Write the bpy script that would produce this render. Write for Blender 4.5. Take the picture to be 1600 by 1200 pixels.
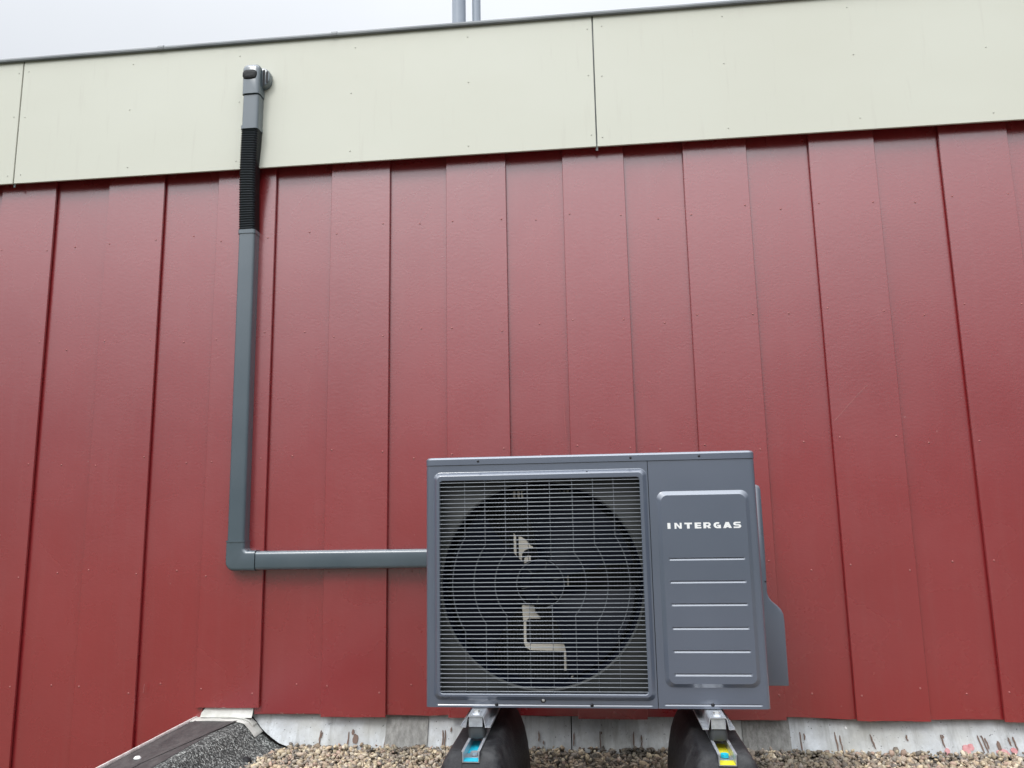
import bpy, math, random
import numpy as np
from mathutils import Matrix, Vector, noise

S = bpy.context.scene
for o in list(bpy.data.objects):
    bpy.data.objects.remove(o)
rnd = random.Random(7)
sin, cos, PI, rad = math.sin, math.cos, math.pi, math.radians
ZO = 0.82            # camera height above the gravel roof; shapes below are written from camera height
CAMY = -2.85

# ------------------------------------------------------------------ camera
yaw, pit, rol = rad(-5.725), rad(9.364), rad(-1.023)
fw = Vector((sin(yaw)*cos(pit), cos(yaw)*cos(pit), sin(pit)))
rt = Vector((cos(yaw), -sin(yaw), 0))
up = rt.cross(fw)
r2 = cos(rol)*rt + sin(rol)*up
u2 = -sin(rol)*rt + cos(rol)*up
cam = bpy.data.cameras.new('camera')
cam.sensor_width = 36
cam.lens = 1215.72/1600*36
cam.clip_start = 0.05
cam.clip_end = 2000
co = bpy.data.objects.new('camera', cam)
S.collection.objects.link(co)
co.matrix_world = Matrix(((r2.x, u2.x, -fw.x, 0), (r2.y, u2.y, -fw.y, CAMY), (r2.z, u2.z, -fw.z, ZO), (0, 0, 0, 1)))
S.camera = co

# ------------------------------------------------------------------ sky, sun, exposure
SUN_EL, SUN_AZ = rad(46), rad(204)      # azimuth clockwise from +Y: behind the camera, a little to its left
sun_dir = Vector((sin(SUN_AZ)*cos(SUN_EL), cos(SUN_AZ)*cos(SUN_EL), sin(SUN_EL)))
W = bpy.data.worlds.new('World')
S.world = W
W.use_nodes = True
wn, wl = W.node_tree.nodes, W.node_tree.links
wn.clear()
def N(t, nodes, **k):
    n = nodes.new(t)
    for a, v in k.items():
        setattr(n, a, v)
    return n
wout = N('ShaderNodeOutputWorld', wn)
bg = N('ShaderNodeBackground', wn)
bg.inputs['Strength'].default_value = 0.1
sky = N('ShaderNodeTexSky', wn, sky_type='NISHITA', sun_disc=False)
sky.sun_elevation = SUN_EL
sky.sun_rotation = SUN_AZ
tc = N('ShaderNodeTexCoord', wn)
sep = N('ShaderNodeSeparateXYZ', wn)
wl.new(tc.outputs['Generated'], sep.inputs[0])
ramp = N('ShaderNodeValToRGB', wn)                       # overcast: dim at the horizon, bright overhead
el = ramp.color_ramp.elements
el[0].position = 0.0; el[0].color = (0.09, 0.095, 0.105, 1)
el[1].position = 1.0; el[1].color = (1.60, 1.68, 1.80, 1)
for p, v in ((0.10, .13), (0.20, .26), (0.32, .52), (0.42, .69), (0.55, .82), (0.80, 1.15)):
    e = el.new(p); e.color = (v*.955, v*.99, v*1.04, 1)
wl.new(sep.outputs['Z'], ramp.inputs['Fac'])
nz = N('ShaderNodeTexNoise', wn)
nz.inputs['Scale'].default_value = 1.6
nz.inputs['Detail'].default_value = 4
nz.inputs['Roughness'].default_value = .45
wl.new(tc.outputs['Generated'], nz.inputs['Vector'])
mr = N('ShaderNodeMapRange', wn)
mr.inputs['From Min'].default_value = .3; mr.inputs['From Max'].default_value = .7
mr.inputs['To Min'].default_value = .94; mr.inputs['To Max'].default_value = 1.1
wl.new(nz.outputs['Fac'], mr.inputs['Value'])
sc = N('ShaderNodeVectorMath', wn, operation='SCALE')
wl.new(ramp.outputs['Color'], sc.inputs[0]); wl.new(mr.outputs[0], sc.inputs['Scale'])
# the veiled sun brightens its part of the cloud layer
dt = N('ShaderNodeVectorMath', wn, operation='DOT_PRODUCT')
dt.inputs[1].default_value = sun_dir
nrm = N('ShaderNodeVectorMath', wn, operation='NORMALIZE')
wl.new(tc.outputs['Generated'], nrm.inputs[0]); wl.new(nrm.outputs[0], dt.inputs[0])
glow = N('ShaderNodeMapRange', wn, interpolation_type='SMOOTHSTEP')
glow.inputs['From Min'].default_value = .06; glow.inputs['From Max'].default_value = 1.0
glow.inputs['To Min'].default_value = 12.0; glow.inputs['To Max'].default_value = 29.0
wl.new(dt.outputs['Value'], glow.inputs['Value'])
sc2 = N('ShaderNodeVectorMath', wn, operation='SCALE')
wl.new(sc.outputs[0], sc2.inputs[0]); wl.new(glow.outputs[0], sc2.inputs['Scale'])
mix = N('ShaderNodeMix', wn, data_type='RGBA')
mix.inputs['Factor'].default_value = .9
wl.new(sky.outputs[0], mix.inputs['A']); wl.new(sc2.outputs[0], mix.inputs['B'])
wl.new(mix.outputs['Result'], bg.inputs['Color'])
wl.new(bg.outputs[0], wout.inputs[0])

sl = bpy.data.lights.new('sun', 'SUN')
sl.energy = .9
sl.angle = rad(17)
sl.color = (1.0, .98, .95)
so = bpy.data.objects.new('sun', sl)
S.collection.objects.link(so)
so.rotation_euler = sun_dir.to_track_quat('Z', 'Y').to_euler()
so.location = sun_dir*20
S.view_settings.view_transform = 'Standard'
S.view_settings.look = 'None'
S.view_settings.exposure = 0.0
S.view_settings.gamma = 1
S.view_settings.use_curve_mapping = False

# ------------------------------------------------------------------ helpers
def thing(name, label, cat, loc=(0, 0, 0), group=None):
    o = bpy.data.objects.new(name, None)
    S.collection.objects.link(o)
    o.location = (loc[0], loc[1], loc[2]+ZO)
    o.empty_display_size = .1
    o['label'] = label; o['category'] = cat
    if group:
        o['group'] = group
    o['_b'] = list(o.location)
    return o
def base(o):
    while o.parent:
        o = o.parent
    return Vector(o['_b']) if '_b' in o else Vector((0, 0, 0))
def link_mesh(name, me, parent=None, loc=(0, 0, 0)):
    o = bpy.data.objects.new(name, me)
    S.collection.objects.link(o)
    if parent:
        o.parent = parent
    o.location = loc
    return o
def mesh(name, V, F, mat, parent=None, smooth=False, angle=None, stuff=False, mi=None):
    b = base(parent) if parent else Vector((0, 0, 0))
    me = bpy.data.meshes.new(name)
    me.from_pydata([(v[0]-b.x, v[1]-b.y, v[2]+ZO-b.z) for v in V], [], F)
    mats = mat if isinstance(mat, (list, tuple)) else [mat]
    for m in mats:
        me.materials.append(m)
    if mi:
        me.polygons.foreach_set('material_index', mi)
    if smooth or angle:
        me.polygons.foreach_set('use_smooth', [True]*len(me.polygons))
        if angle:
            me.set_sharp_from_angle(angle=rad(angle))
    me.update()
    o = link_mesh(name, me, parent)
    if stuff:
        o['kind'] = 'stuff'
    return o
class MB:
    def __init__(s): s.V = []; s.F = []
    def add(s, V, F):
        n = len(s.V); s.V += list(V); s.F += [tuple(i+n for i in f) for f in F]
    def box(s, x0, x1, y0, y1, z0, z1):
        s.add([(x, y, z) for x in (x0, x1) for y in (y0, y1) for z in (z0, z1)],
              [(0, 1, 3, 2), (4, 6, 7, 5), (0, 4, 5, 1), (2, 3, 7, 6), (0, 2, 6, 4), (1, 5, 7, 3)])
    def bbox(s, x0, x1, y0, y1, z0, z1, b):
        """box with chamfered edges, lofted through y"""
        def ring(i, y):
            a, c, d, e = x0+i, x1-i, z0+i, z1-i
            k = b
            return [(a+k, y, d), (c-k, y, d), (c, y, d+k), (c, y, e-k), (c-k, y, e), (a+k, y, e), (a, y, e-k), (a, y, d+k)]
        s.loft([ring(b, y0), ring(0, y0+b), ring(0, y1-b), ring(b, y1)], True, True)
    def loft(s, rings, cap0=False, cap1=False, closed=True):
        n0 = len(s.V); n = len(rings[0])
        for r in rings: s.V += list(r)
        for i in range(len(rings)-1):
            a, b = n0+i*n, n0+(i+1)*n
            for j in range(n if closed else n-1):
                k = (j+1) % n
                s.F.append((a+j, a+k, b+k, b+j))
        if cap0: s.F.append(tuple(n0+j for j in reversed(range(n))))
        if cap1: s.F.append(tuple(n0+(len(rings)-1)*n+j for j in range(n)))
    def tube(s, pts, r, n=6, cap=True):
        rings = []
        P = [Vector(p) for p in pts]
        for i, p in enumerate(P):
            t = (P[min(i+1, len(P)-1)]-P[max(i-1, 0)]).normalized()
            a = t.cross(Vector((0, 1, 0)))
            if a.length < .1: a = t.cross(Vector((1, 0, 0)))
            a.normalize(); b = t.cross(a)
            rings.append([tuple(p+a*r*cos(2*PI*k/n)+b*r*sin(2*PI*k/n)) for k in range(n)])
        s.loft(rings, cap, cap)
    def dome(s, x, y, z, r, h, n=10, axis='y'):
        rings = []
        for q in (1, .85, .5):
            hh = h*math.sqrt(max(0, 1-q*q)) if q < 1 else 0
            ring = []
            for k in range(n):
                a = 2*PI*k/n
                if axis == 'y': ring.append((x+r*q*cos(a), y-hh, z+r*q*sin(a)))
                else: ring.append((x+r*q*cos(a), y+r*q*sin(a), z+hh))
            rings.append(ring)
        s.loft(rings, False, True)
    def obj(s, name, mat, parent=None, **k):
        return mesh(name, s.V, s.F, mat, parent, **k)
def rrect(x0, x1, z0, z1, r, y, n=6):
    """rounded rectangle in the xz plane"""
    P = []
    for cx, cz, a0 in ((x1-r, z1-r, 0), (x0+r, z1-r, 90), (x0+r, z0+r, 180), (x1-r, z0+r, 270)):
        for k in range(n+1):
            a = rad(a0+90*k/n)
            P.append((cx+r*cos(a), y, cz+r*sin(a)))
    return P
def rrect_xy(x0, x1, y0, y1, r, z, n=5):
    return [(p[0], p[2], z) for p in rrect(x0, x1, y0, y1, r, 0, n)]

# ------------------------------------------------------------------ materials
def mat(name, col, rough=.5, spec=.5, metal=0., ior=1.45):
    m = bpy.data.materials.new(name); m.use_nodes = True
    b = m.node_tree.nodes['Principled BSDF']
    b.inputs['Base Color'].default_value = (*col, 1)
    b.inputs['Roughness'].default_value = rough
    b.inputs['Metallic'].default_value = metal
    b.inputs['IOR'].default_value = ior
    b.inputs['Specular IOR Level'].default_value = spec
    return m
def coat(m, w, r, ior):
    b = m.node_tree.nodes['Principled BSDF']
    b.inputs['Coat Weight'].default_value = w; b.inputs['Coat Roughness'].default_value = r; b.inputs['Coat IOR'].default_value = ior
def NT(m): return m.node_tree.nodes, m.node_tree.links, m.node_tree.nodes['Principled BSDF']
def noise_fac(m, scale, detail=4, rough=.5, vscale=None, lo=.3, hi=.7):
    n, l, b = NT(m)
    t = N('ShaderNodeTexCoord', n)
    mp = N('ShaderNodeMapping', n)
    if vscale: mp.inputs['Scale'].default_value = vscale
    l.new(t.outputs['Object'], mp.inputs[0])
    z = N('ShaderNodeTexNoise', n)
    z.inputs['Scale'].default_value = scale; z.inputs['Detail'].default_value = detail; z.inputs['Roughness'].default_value = rough
    l.new(mp.outputs[0], z.inputs['Vector'])
    r = N('ShaderNodeMapRange', n)
    r.inputs['From Min'].default_value = lo; r.inputs['From Max'].default_value = hi
    l.new(z.outputs['Fac'], r.inputs['Value'])
    return r.outputs[0], z.outputs['Fac']
def mixc(m, fac, a, b):
    n, l, _ = NT(m)
    x = N('ShaderNodeMix', n, data_type='RGBA')
    if isinstance(fac, (int, float)): x.inputs['Factor'].default_value = fac
    else: l.new(fac, x.inputs['Factor'])
    for k, v in (('A', a), ('B', b)):
        if isinstance(v, tuple): x.inputs[k].default_value = (*v, 1)
        else: l.new(v, x.inputs[k])
    return x.outputs['Result']
def bump(m, h, strength=.3, dist=.001):
    n, l, b = NT(m)
    x = N('ShaderNodeBump', n)
    x.inputs['Strength'].default_value = strength; x.inputs['Distance'].default_value = dist
    l.new(h, x.inputs['Height'])
    if b.inputs['Normal'].is_linked:
        l.new(b.inputs['Normal'].links[0].from_socket, x.inputs['Normal'])
    l.new(x.outputs[0], b.inputs['Normal'])
def setc(m, s): m.node_tree.links.new(s, m.node_tree.nodes['Principled BSDF'].inputs['Base Color'])
def setr(m, fac, a, b_):
    n, l, b = NT(m)
    r = N('ShaderNodeMapRange', n)
    r.inputs['To Min'].default_value = a; r.inputs['To Max'].default_value = b_
    l.new(fac, r.inputs['Value']); l.new(r.outputs[0], b.inputs['Roughness'])

# red painted board: satin enamel over orange-peel texture
red = mat('red_painted_board', (.30, .055, .055), .33, .5, ior=1.95)
n_, l_, b_ = NT(red)
oi = N('ShaderNodeObjectInfo', n_)
f1, _ = noise_fac(red, 1.3, 3)
f2, _ = noise_fac(red, 5, 4, .55)
c = mixc(red, f1, (.262, .0125, .0160), (.290, .0165, .0200))
c = mixc(red, oi.outputs['Random'], c, mixc(red, .08, c, (.31, .06, .06)))
fd, _ = noise_fac(red, 60, 2, .5, None, .74, .80)            # small pale specks
c = mixc(red, fd, c, (.36, .11, .105))
fr, _ = noise_fac(red, 8, 5, .65, (4, 1, .22), .50, .80)           # faint rain runs
c = mixc(red, fr, c, mixc(red, .09, c, (.33, .12, .11)))
fg, _ = noise_fac(red, 1.1, 4, .6, (1, 1, .7), .45, .8)
c = mixc(red, fg, c, mixc(red, .16, c, (.16, .02, .022)))
setc(red, c)
setr(red, f2, .22, .32)
_, h1 = noise_fac(red, 105, 3, .6, (.75, 1, 1.3))
_, h2 = noise_fac(red, 7, 2, .5, (1, 1, .5))
bump(red, h1, .30, .0016); bump(red, h2, .22, .006)
red_edge = mat('red_board_chipped_edge', (.27, .05, .048), .6)
fe, _ = noise_fac(red_edge, 30, 5, .6, None, .56, .64)
setc(red_edge, mixc(red_edge, fe, (.25, .045, .045), (.42, .27, .24)))

scr = mat('pale_scratch', (.36, .12, .115), .5)
cream = mat('cream_fascia_panel', (.80, .80, .70), .42, .5)
f1, _ = noise_fac(cream, .9, 4, .5, (1, 1, 1.6))
f2, _ = noise_fac(cream, 26, 5, .6)
fs, _ = noise_fac(cream, 5, 5, .62, (6, 1, .5), .60, .85)
c = mixc(cream, f1, (.63, .625, .525), (.67, .67, .575))
c = mixc(cream, fs, c, (.60, .585, .50))
setc(cream, c); setr(cream, f2, .38, .5)
_, h = noise_fac(cream, 160, 3, .5)
bump(cream, h, .12, .001)

trim = mat('grey_roof_trim', (.16, .17, .17), .45, metal=.2)
f, _ = noise_fac(trim, 5, 5, .6, (.6, 1, 3))
setc(trim, mixc(trim, f, (.13, .14, .145), (.24, .25, .25)))

paint = mat('grey_unit_paint', (.12, .135, .155), .30, .5, ior=1.75)
f, _ = noise_fac(paint, 3, 4, .5)
setc(paint, mixc(paint, f, (.080, .099, .138), (.094, .114, .156)))
setr(paint, f, .27, .34)
_, h = noise_fac(paint, 420, 2, .5)
bump(paint, h, .10, .0006)
coat(paint, 1., .16, 1.85)
coat(red, .62, .22, 1.9)
wired = mat('wire_paint_dim', (.13, .14, .155), .4, .5)  # dim copy of the grille paint: upright wires made fainter by colour
wire = mat('wire_paint_lit', (.30, .32, .345), .30, .6)  # lit copy of the grille paint: highlights on the wires put into the colour
dark_in = mat('dark_inside', (.012, .013, .015), .6)
shroud = mat('shaded_shroud_sheet', (.038, .041, .040), .5)  # unit grey darkened: the shade behind the grille is put into this colour
bladem = mat('black_fan_plastic', (.0025, .004, .009), .27, .2)
bracketm = mat('pale_galvanised_bracket', (.55, .51, .43), .45)
coilm = mat('coil_fins', (.06, .063, .068), .4, metal=.4)
white = mat('white_print', (.85, .85, .83), .5)
screwd = mat('dark_screw', (.03, .03, .033), .35, metal=.6)
screwl = mat('bright_screw', (.80, .80, .78), .25, metal=.7)
screwr = mat('red_screw_head', (.38, .12, .11), .3, .6)
screwc = mat('cream_screw_head', (.56, .56, .48), .4)
duct = mat('grey_duct_plastic', (.085, .105, .118), .26, .55, ior=1.6)
coat(duct, .6, .12, 1.7)
f, _ = noise_fac(duct, 6, 3)
setc(duct, mixc(duct, f, (.066, .092, .110), (.082, .108, .126)))
flexm = mat('black_ribbed_plastic', (.018, .022, .027), .3, .55)
tapeb = mat('black_sealing_tape', (.008, .008, .009), .6)
_, h = noise_fac(tapeb, 90, 4); bump(tapeb, h, .8, .004)
rubber = mat('black_rubber', (.018, .018, .020), .62, .4)
f, hh = noise_fac(rubber, 95, 6, .75, None, .45, .75)
f3, _ = noise_fac(rubber, 14, 5, .65, None, .48, .72)
c = mixc(rubber, f, (.012, .012, .014), (.050, .050, .052))
setc(rubber, mixc(rubber, f3, c, (.060, .060, .060)))
bump(rubber, hh, .5, .003); setr(rubber, f, .5, .75)
damp = mat('grey_damper_rubber', (.045, .048, .050), .55)
galv = mat('galvanised_steel', (.55, .57, .60), .33, metal=.6)
f, _ = noise_fac(galv, 60, 4, .6)
setc(galv, mixc(galv, f, (.45, .47, .50), (.66, .68, .71)))
cyan = mat('cyan_tape', (.02, .50, .68), .4)
yellow = mat('yellow_tape', (.82, .74, .03), .45)
lead = mat('weathered_lead', (.50, .52, .53), .5, .4)
n_, l_, b_ = NT(lead)
f1, _ = noise_fac(lead, 6, 6, .65, (1, 1, 1.2), .36, .64)
f2, h2 = noise_fac(lead, 40, 6, .7, (1, 1, .6), .40, .70)
f3, _ = noise_fac(lead, 130, 2, .5, None, .68, .74)
oi = N('ShaderNodeObjectInfo', n_)
c = mixc(lead, f1, (.42, .43, .43), (.76, .79, .81))
c = mixc(lead, f2, c, (.52, .53, .52))
f4, _ = noise_fac(lead, 9, 5, .7, (3, 1, .35), .50, .78)
c = mixc(lead, f4, c, (.30, .30, .285))
f5, _ = noise_fac(lead, 3.5, 3, .6, None, .5, .75)
c = mixc(lead, f5, c, mixc(lead, .5, c, (.62, .60, .50)))
c = mixc(lead, f3, c, (.12, .12, .12))
setc(lead, c); bump(lead, h2, .5, .003); setr(lead, f1, .55, .38)
lead_old = mat('dull_lead_patch', (.27, .26, .24), .6, .3)
f1, h = noise_fac(lead_old, 55, 6, .72, (1.4, 1, .6), .35, .65)
f2, _ = noise_fac(lead_old, 9, 3, .6, (2, 1, .4))
c = mixc(lead_old, f1, (.20, .19, .175), (.42, .41, .38))
setc(lead_old, mixc(lead_old, f2, c, mixc(lead_old, .5, c, (.24, .24, .23))))
bump(lead_old, h, .6, .003)
rust = mat('brown_drip', (.20, .135, .105), .7)
pink = mat('pink_paint_smear', (.62, .27, .27), .6)
f, _ = noise_fac(pink, 60, 3)
setc(pink, mixc(pink, f, (.66, .36, .36), (.58, .22, .23)))
felt = mat('dark_roofing_felt', (.05, .048, .047), .6)
f1, h = noise_fac(felt, 14, 6, .65, (2.5, .8, 1), .35, .7)
f2, _ = noise_fac(felt, 150, 4, .7, None, .55, .75)
c = mixc(felt, f1, (.040, .038, .038), (.095, .090, .086))
setc(felt, mixc(felt, f2, c, (.15, .145, .14)))
bump(felt, h, .5, .004)
gran = mat('mineral_felt', (.1, .1, .1), .85, .3)
n_, l_, b_ = NT(gran)
t_ = N('ShaderNodeTexCoord', n_)
v_ = N('ShaderNodeTexVoronoi', n_); v_.inputs['Scale'].default_value = 230
l_.new(t_.outputs['Object'], v_.inputs['Vector'])
sp_ = N('ShaderNodeSeparateColor', n_); l_.new(v_.outputs['Color'], sp_.inputs[0])
cr = N('ShaderNodeValToRGB', n_); e = cr.color_ramp.elements
e[0].position = .0; e[0].color = (.03, .032, .03, 1); e[1].position = 1.; e[1].color = (.62, .64, .60, 1)
for p, v in ((.35, .07), (.6, .17), (.8, .32)):
    q = e.new(p); q.color = (v, v*1.03, v*.97, 1)
l_.new(sp_.outputs[0], cr.inputs[0])
f1, _ = noise_fac(gran, 22, 4, .6, None, .35, .7)
setc(gran, mixc(gran, f1, mixc(gran, .55, cr.outputs[0], (.04, .04, .04)), cr.outputs[0]))
bump(gran, v_.outputs['Distance'], .8, .003)
alu = mat('pale_edge_strip', (.72, .66, .63), .5)
f, _ = noise_fac(alu, 40, 4, .6, None, .4, .7)
setc(alu, mixc(alu, f, (.78, .72, .69), (.50, .44, .41)))
stone = mat('gravel_stone', (.4, .35, .3), .75, .35)
n_, l_, b_ = NT(stone)
at = N('ShaderNodeAttribute', n_); at.attribute_name = 'tone'
f1, h = noise_fac(stone, 260, 4, .6)
setc(stone, mixc(stone, f1, at.outputs['Color'], mixc(stone, .25, at.outputs['Color'], (.5, .45, .38))))
bump(stone, h, .5, .002)
bed = mat('gravel_bed', (.2, .17, .14), .9, .2)
n_, l_, b_ = NT(bed)
t_ = N('ShaderNodeTexCoord', n_)
v_ = N('ShaderNodeTexVoronoi', n_); v_.inputs['Scale'].default_value = 75
l_.new(t_.outputs['Object'], v_.inputs['Vector'])
sp_ = N('ShaderNodeSeparateColor', n_); l_.new(v_.outputs['Color'], sp_.inputs[0])
cr = N('ShaderNodeValToRGB', n_); e = cr.color_ramp.elements
e[0].color = (.05, .045, .038, 1); e[1].color = (.28, .25, .21, 1)
q = e.new(.5); q.color = (.13, .115, .095, 1)
l_.new(sp_.outputs[0], cr.inputs[0]); setc(bed, cr.outputs[0])
bump(bed, v_.outputs['Distance'], 1, .01)
grass = mat('far_ground', (.07, .08, .05), .9, .2)
f1, _ = noise_fac(grass, .3, 6, .6); setc(grass, mixc(grass, f1, (.05, .06, .035), (.10, .10, .075)))
masonry = mat('dark_backing', (.05, .045, .042), .9, .2)
steelpipe = mat('grey_flue_pipe', (.30, .34, .40), .38, .5)
f, _ = noise_fac(steelpipe, 4, 3); setc(steelpipe, mixc(steelpipe, f, (.27, .31, .37), (.35, .39, .45)))

# ------------------------------------------------------------------ setting
def struct(o):
    o['kind'] = 'structure'; return o
m = MB(); m.add([(-600, -600, -4.2), (600, -600, -4.2), (600, 600, -4.2), (-600, 600, -4.2)], [(0, 1, 2, 3)])
struct(m.obj('ground', grass))
# flat roof slab that the gravel lies on; it ends at the raised edge on the left
m = MB(); m.box(-1.40, 9.0, -7.0, .05, -1.10, -.828)
struct(m.obj('flat_roof', bed))

# gravel: real stones near the wall where the photograph shows them
def gravel():
    rs = np.random.RandomState(3)
    t = (1+5**.5)/2
    import bmesh
    bm = bmesh.new(); bmesh.ops.create_icosphere(bm, subdivisions=1, radius=1)
    bm.verts.ensure_lookup_table()
    BV = np.array([v.co[:] for v in bm.verts]); BF = np.array([[v.index for v in f.verts] for f in bm.faces]); bm.free()
    protos = []
    for k in range(16):
        v = BV.copy()
        for _ in range(8):                       # flatten with random planes: angular chips and rounder pebbles
            d = rs.normal(size=3); d /= np.linalg.norm(d)
            h = rs.uniform(.38, .85); s = v@d
            v -= np.outer(np.maximum(s-h, 0), d)
        protos.append(v)
    pal = np.array([(.62, .52, .38), (.55, .44, .32), (.70, .64, .53), (.42, .33, .25), (.26, .22, .19), (.47, .42, .37), (.60, .50, .42), (.70, .63, .50),
                    (.50, .36, .30), (.33, .30, .28), (.58, .52, .40), (.16, .145, .135), (.66, .56, .40)])
    def area(n, x0, x1, y0, y1, s0, s1, zmax):
        X = rs.uniform(x0, x1, n); Y = rs.uniform(y0, y1, n)
        Z = -.822+rs.uniform(0, zmax, n)
        Sz = rs.uniform(s0, s1, n)*rs.choice([.7, 1, 1, 1.25], n)
        return X, Y, Z, Sz
    A = area(11500, -1.22, 2.1, -.36, .012, .0058, .0122, .013)
    B = area(5200, -1.0, 2.6, -1.15, -.36, .009, .013, .006)
    X, Y, Z, Q = [np.concatenate(z) for z in zip(A, B)]
    keep = (X > -1.125-np.maximum(0, -Y)*.30+rs.uniform(-.012, .012, len(X)))
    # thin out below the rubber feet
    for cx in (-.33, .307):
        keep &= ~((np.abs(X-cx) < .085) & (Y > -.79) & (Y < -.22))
    X, Y, Z, Q = X[keep], Y[keep], Z[keep], Q[keep]
    # stones ride up against the lead a little
    Z = Z+np.where(Y > -.02, rs.uniform(0, .008, len(X)), 0)
    n = len(X); nv = len(BV)
    VV = np.empty((n, nv, 3)); 
    pi = rs.randint(0, 16, n)
    ax = rs.normal(size=(n, 3)); ax /= np.linalg.norm(ax, axis=1)[:, None]
    an = rs.uniform(0, 2*PI, n)
    K = np.zeros((n, 3, 3))
    K[:, 0, 1] = -ax[:, 2]; K[:, 0, 2] = ax[:, 1]; K[:, 1, 0] = ax[:, 2]; K[:, 1, 2] = -ax[:, 0]; K[:, 2, 0] = -ax[:, 1]; K[:, 2, 1] = ax[:, 0]
    R = np.eye(3)[None]+np.sin(an)[:, None, None]*K+(1-np.cos(an))[:, None, None]*(K@K)
    sc3 = np.stack([rs.uniform(.95, 1.6, n), rs.uniform(.75, 1.05, n), rs.uniform(.45, .85, n)], -1)*Q[:, None]
    P = np.array(protos)[pi]*sc3[:, None, :]
    VV = np.einsum('nij,nvj->nvi', R, P)+np.stack([X, Y, Z+ZO], -1)[:, None, :]
    FF = (BF[None]+(np.arange(n)*nv)[:, None, None]).reshape(-1, 3)
    me = bpy.data.meshes.new('gravel')
    me.vertices.add(n*nv); me.vertices.foreach_set('co', VV.reshape(-1).astype(np.float32))
    me.loops.add(len(FF)*3); me.loops.foreach_set('vertex_index', FF.reshape(-1).astype(np.int32))
    me.polygons.add(len(FF)); me.polygons.foreach_set('loop_start', np.arange(0, len(FF)*3, 3, dtype=np.int32))
    me.polygons.foreach_set('loop_total', np.full(len(FF), 3, dtype=np.int32))
    me.update(calc_edges=True)
    ca = me.color_attributes.new('tone', 'FLOAT_COLOR', 'POINT')
    col = pal[rs.randint(0, len(pal), n)]*rs.uniform(.48, 1.10, n)[:, None]*np.array([1.0, .95, .86])
    # dirt gathers in patches
    pt = np.array([noise.noise(Vector((a*5, b*5, 0))) for a, b in zip(X, Y)])
    col *= (1-.60*np.clip(pt*2.4, 0, 1))[:, None]
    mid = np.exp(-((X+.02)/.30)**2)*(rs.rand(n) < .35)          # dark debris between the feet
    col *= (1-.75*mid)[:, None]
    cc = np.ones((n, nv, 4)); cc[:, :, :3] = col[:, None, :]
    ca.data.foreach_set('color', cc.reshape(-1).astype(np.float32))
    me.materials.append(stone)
    o = link_mesh('gravel', me); o['kind'] = 'stuff'
    o['label'] = 'loose beige and brown gravel covering the flat roof along the red wall'; o['category'] = 'gravel'
gravel()

# ------------------------------------------------------------------ building
B = thing('building', 'red board clad wall with cream fascia and grey roof edge, behind the heat pump', 'building', (0, .1, -.82))
m = MB()
m.box(-4.4, 4.2, .075, .5, -4.2, 1.93)
m.box(-4.4, 4.2, -.030, .075, 1.405, 1.912)      # dark battens behind the fascia
m.obj('backing_wall', masonry, B)
m = MB(); m.box(-4.4, 4.2, .5, 9, -4.2, 1.93); m.obj('roof', felt, B)

def board(x0, x1, y0, y1, z0, z1, jag=0.):
    """upright board: grid of a few cells so the lower end can be uneven, small chamfers on the long edges"""
    b = .0012
    prof = [(x0, y1), (x0, y0+b), (x0+b, y0)]
    nx = 6
    prof += [(x0+b+(x1-x0-2*b)*k/nx, y0) for k in range(1, nx)]
    prof += [(x1-b, y0), (x1, y0+b), (x1, y1)]
    lo = [(x, y, z0+jag*noise.noise(Vector((x*21, 1.7, z0)))+jag*.5*noise.noise(Vector((x*70, 3.7, 1)))) for x, y in prof]
    hi = [(x, y, z1) for x, y in prof]
    n = len(prof)
    V = lo+hi
    F = [(k, k+1, n+k+1, n+k) for k in range(n-1)]+[(n-1, 0, n, 2*n-1)]
    F += [tuple(reversed(range(n))), tuple(range(n, 2*n))]
    mi = [0]*(n-1)+[1, 1, 1]
    return V, F, mi
PR = {-4: None}
seams = [-.7626, -.6806, -.5964, -.5151, -.4301, -.3492, -.2659, -.1867, -.104, -.0263, .0567, .1355, .219, .2993, .3825, .4636]
seams = [s*2.85 for s in seams]
proud = [(seams[i], seams[i+1]) for i in range(1, 15, 2)]           # X pairs of the boards that stand forward
proud = [(seams[0]-.240-.468*k, seams[0]-.468*k) for k in (4, 3, 2, 1, 0)]+proud+[(seams[15]+.468*k, seams[15]+.24+.468*k) for k in range(0, 6)]
def low(x0, x1, isproud):
    c = (x0+x1)/2
    if isproud:
        if c < -1.46: return -4.15
        if c < -1.2: return -.680
        if c > .9: return -.7085+.0005*c
        return -.7085
    if c < -1.3: return -4.15
    return -.703 if c < .3 else -.7045
rows = (1.11, .695, .225, -.20, -.615)
for i, (a, b) in enumerate(proud):
    z0 = low(a, b, True)
    V, F, mi = board(a, b, 0+rnd.uniform(-.0006, .0006), .0085, z0, 1.3985, .003 if z0 > -2 and rnd.random() < .4 else .0008)
    o = mesh('cladding_board', V, F, [red, red_edge], B, mi=mi)
    s = MB()
    for z in rows:
        for x in (a+.022, b-.022):
            if z > z0: s.dome(x+rnd.uniform(-.004, .004), -.0002, z+rnd.uniform(-.02, .02), .0034, .0022, 8)
    s.obj('screw_heads', screwr, o, smooth=True, stuff=True)
for i in range(len(proud)-1):
    a, b = proud[i][1]-.024, proud[i+1][0]+.024
    z0 = low(a, b, False)
    V, F, mi = board(a, b, .0150, .0265, z0, 1.3985, .006 if z0 > -2 else 0)
    o = mesh('cladding_board', V, F, [red, red_edge], B, mi=mi)
    s = MB()
    for z in rows:
        if z > z0: s.dome((a+b)/2+rnd.uniform(-.03, .03), .0148, z+rnd.uniform(-.02, .02), .0034, .0022, 8)
    s.obj('screw_heads', screwr, o, smooth=True, stuff=True)

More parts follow.
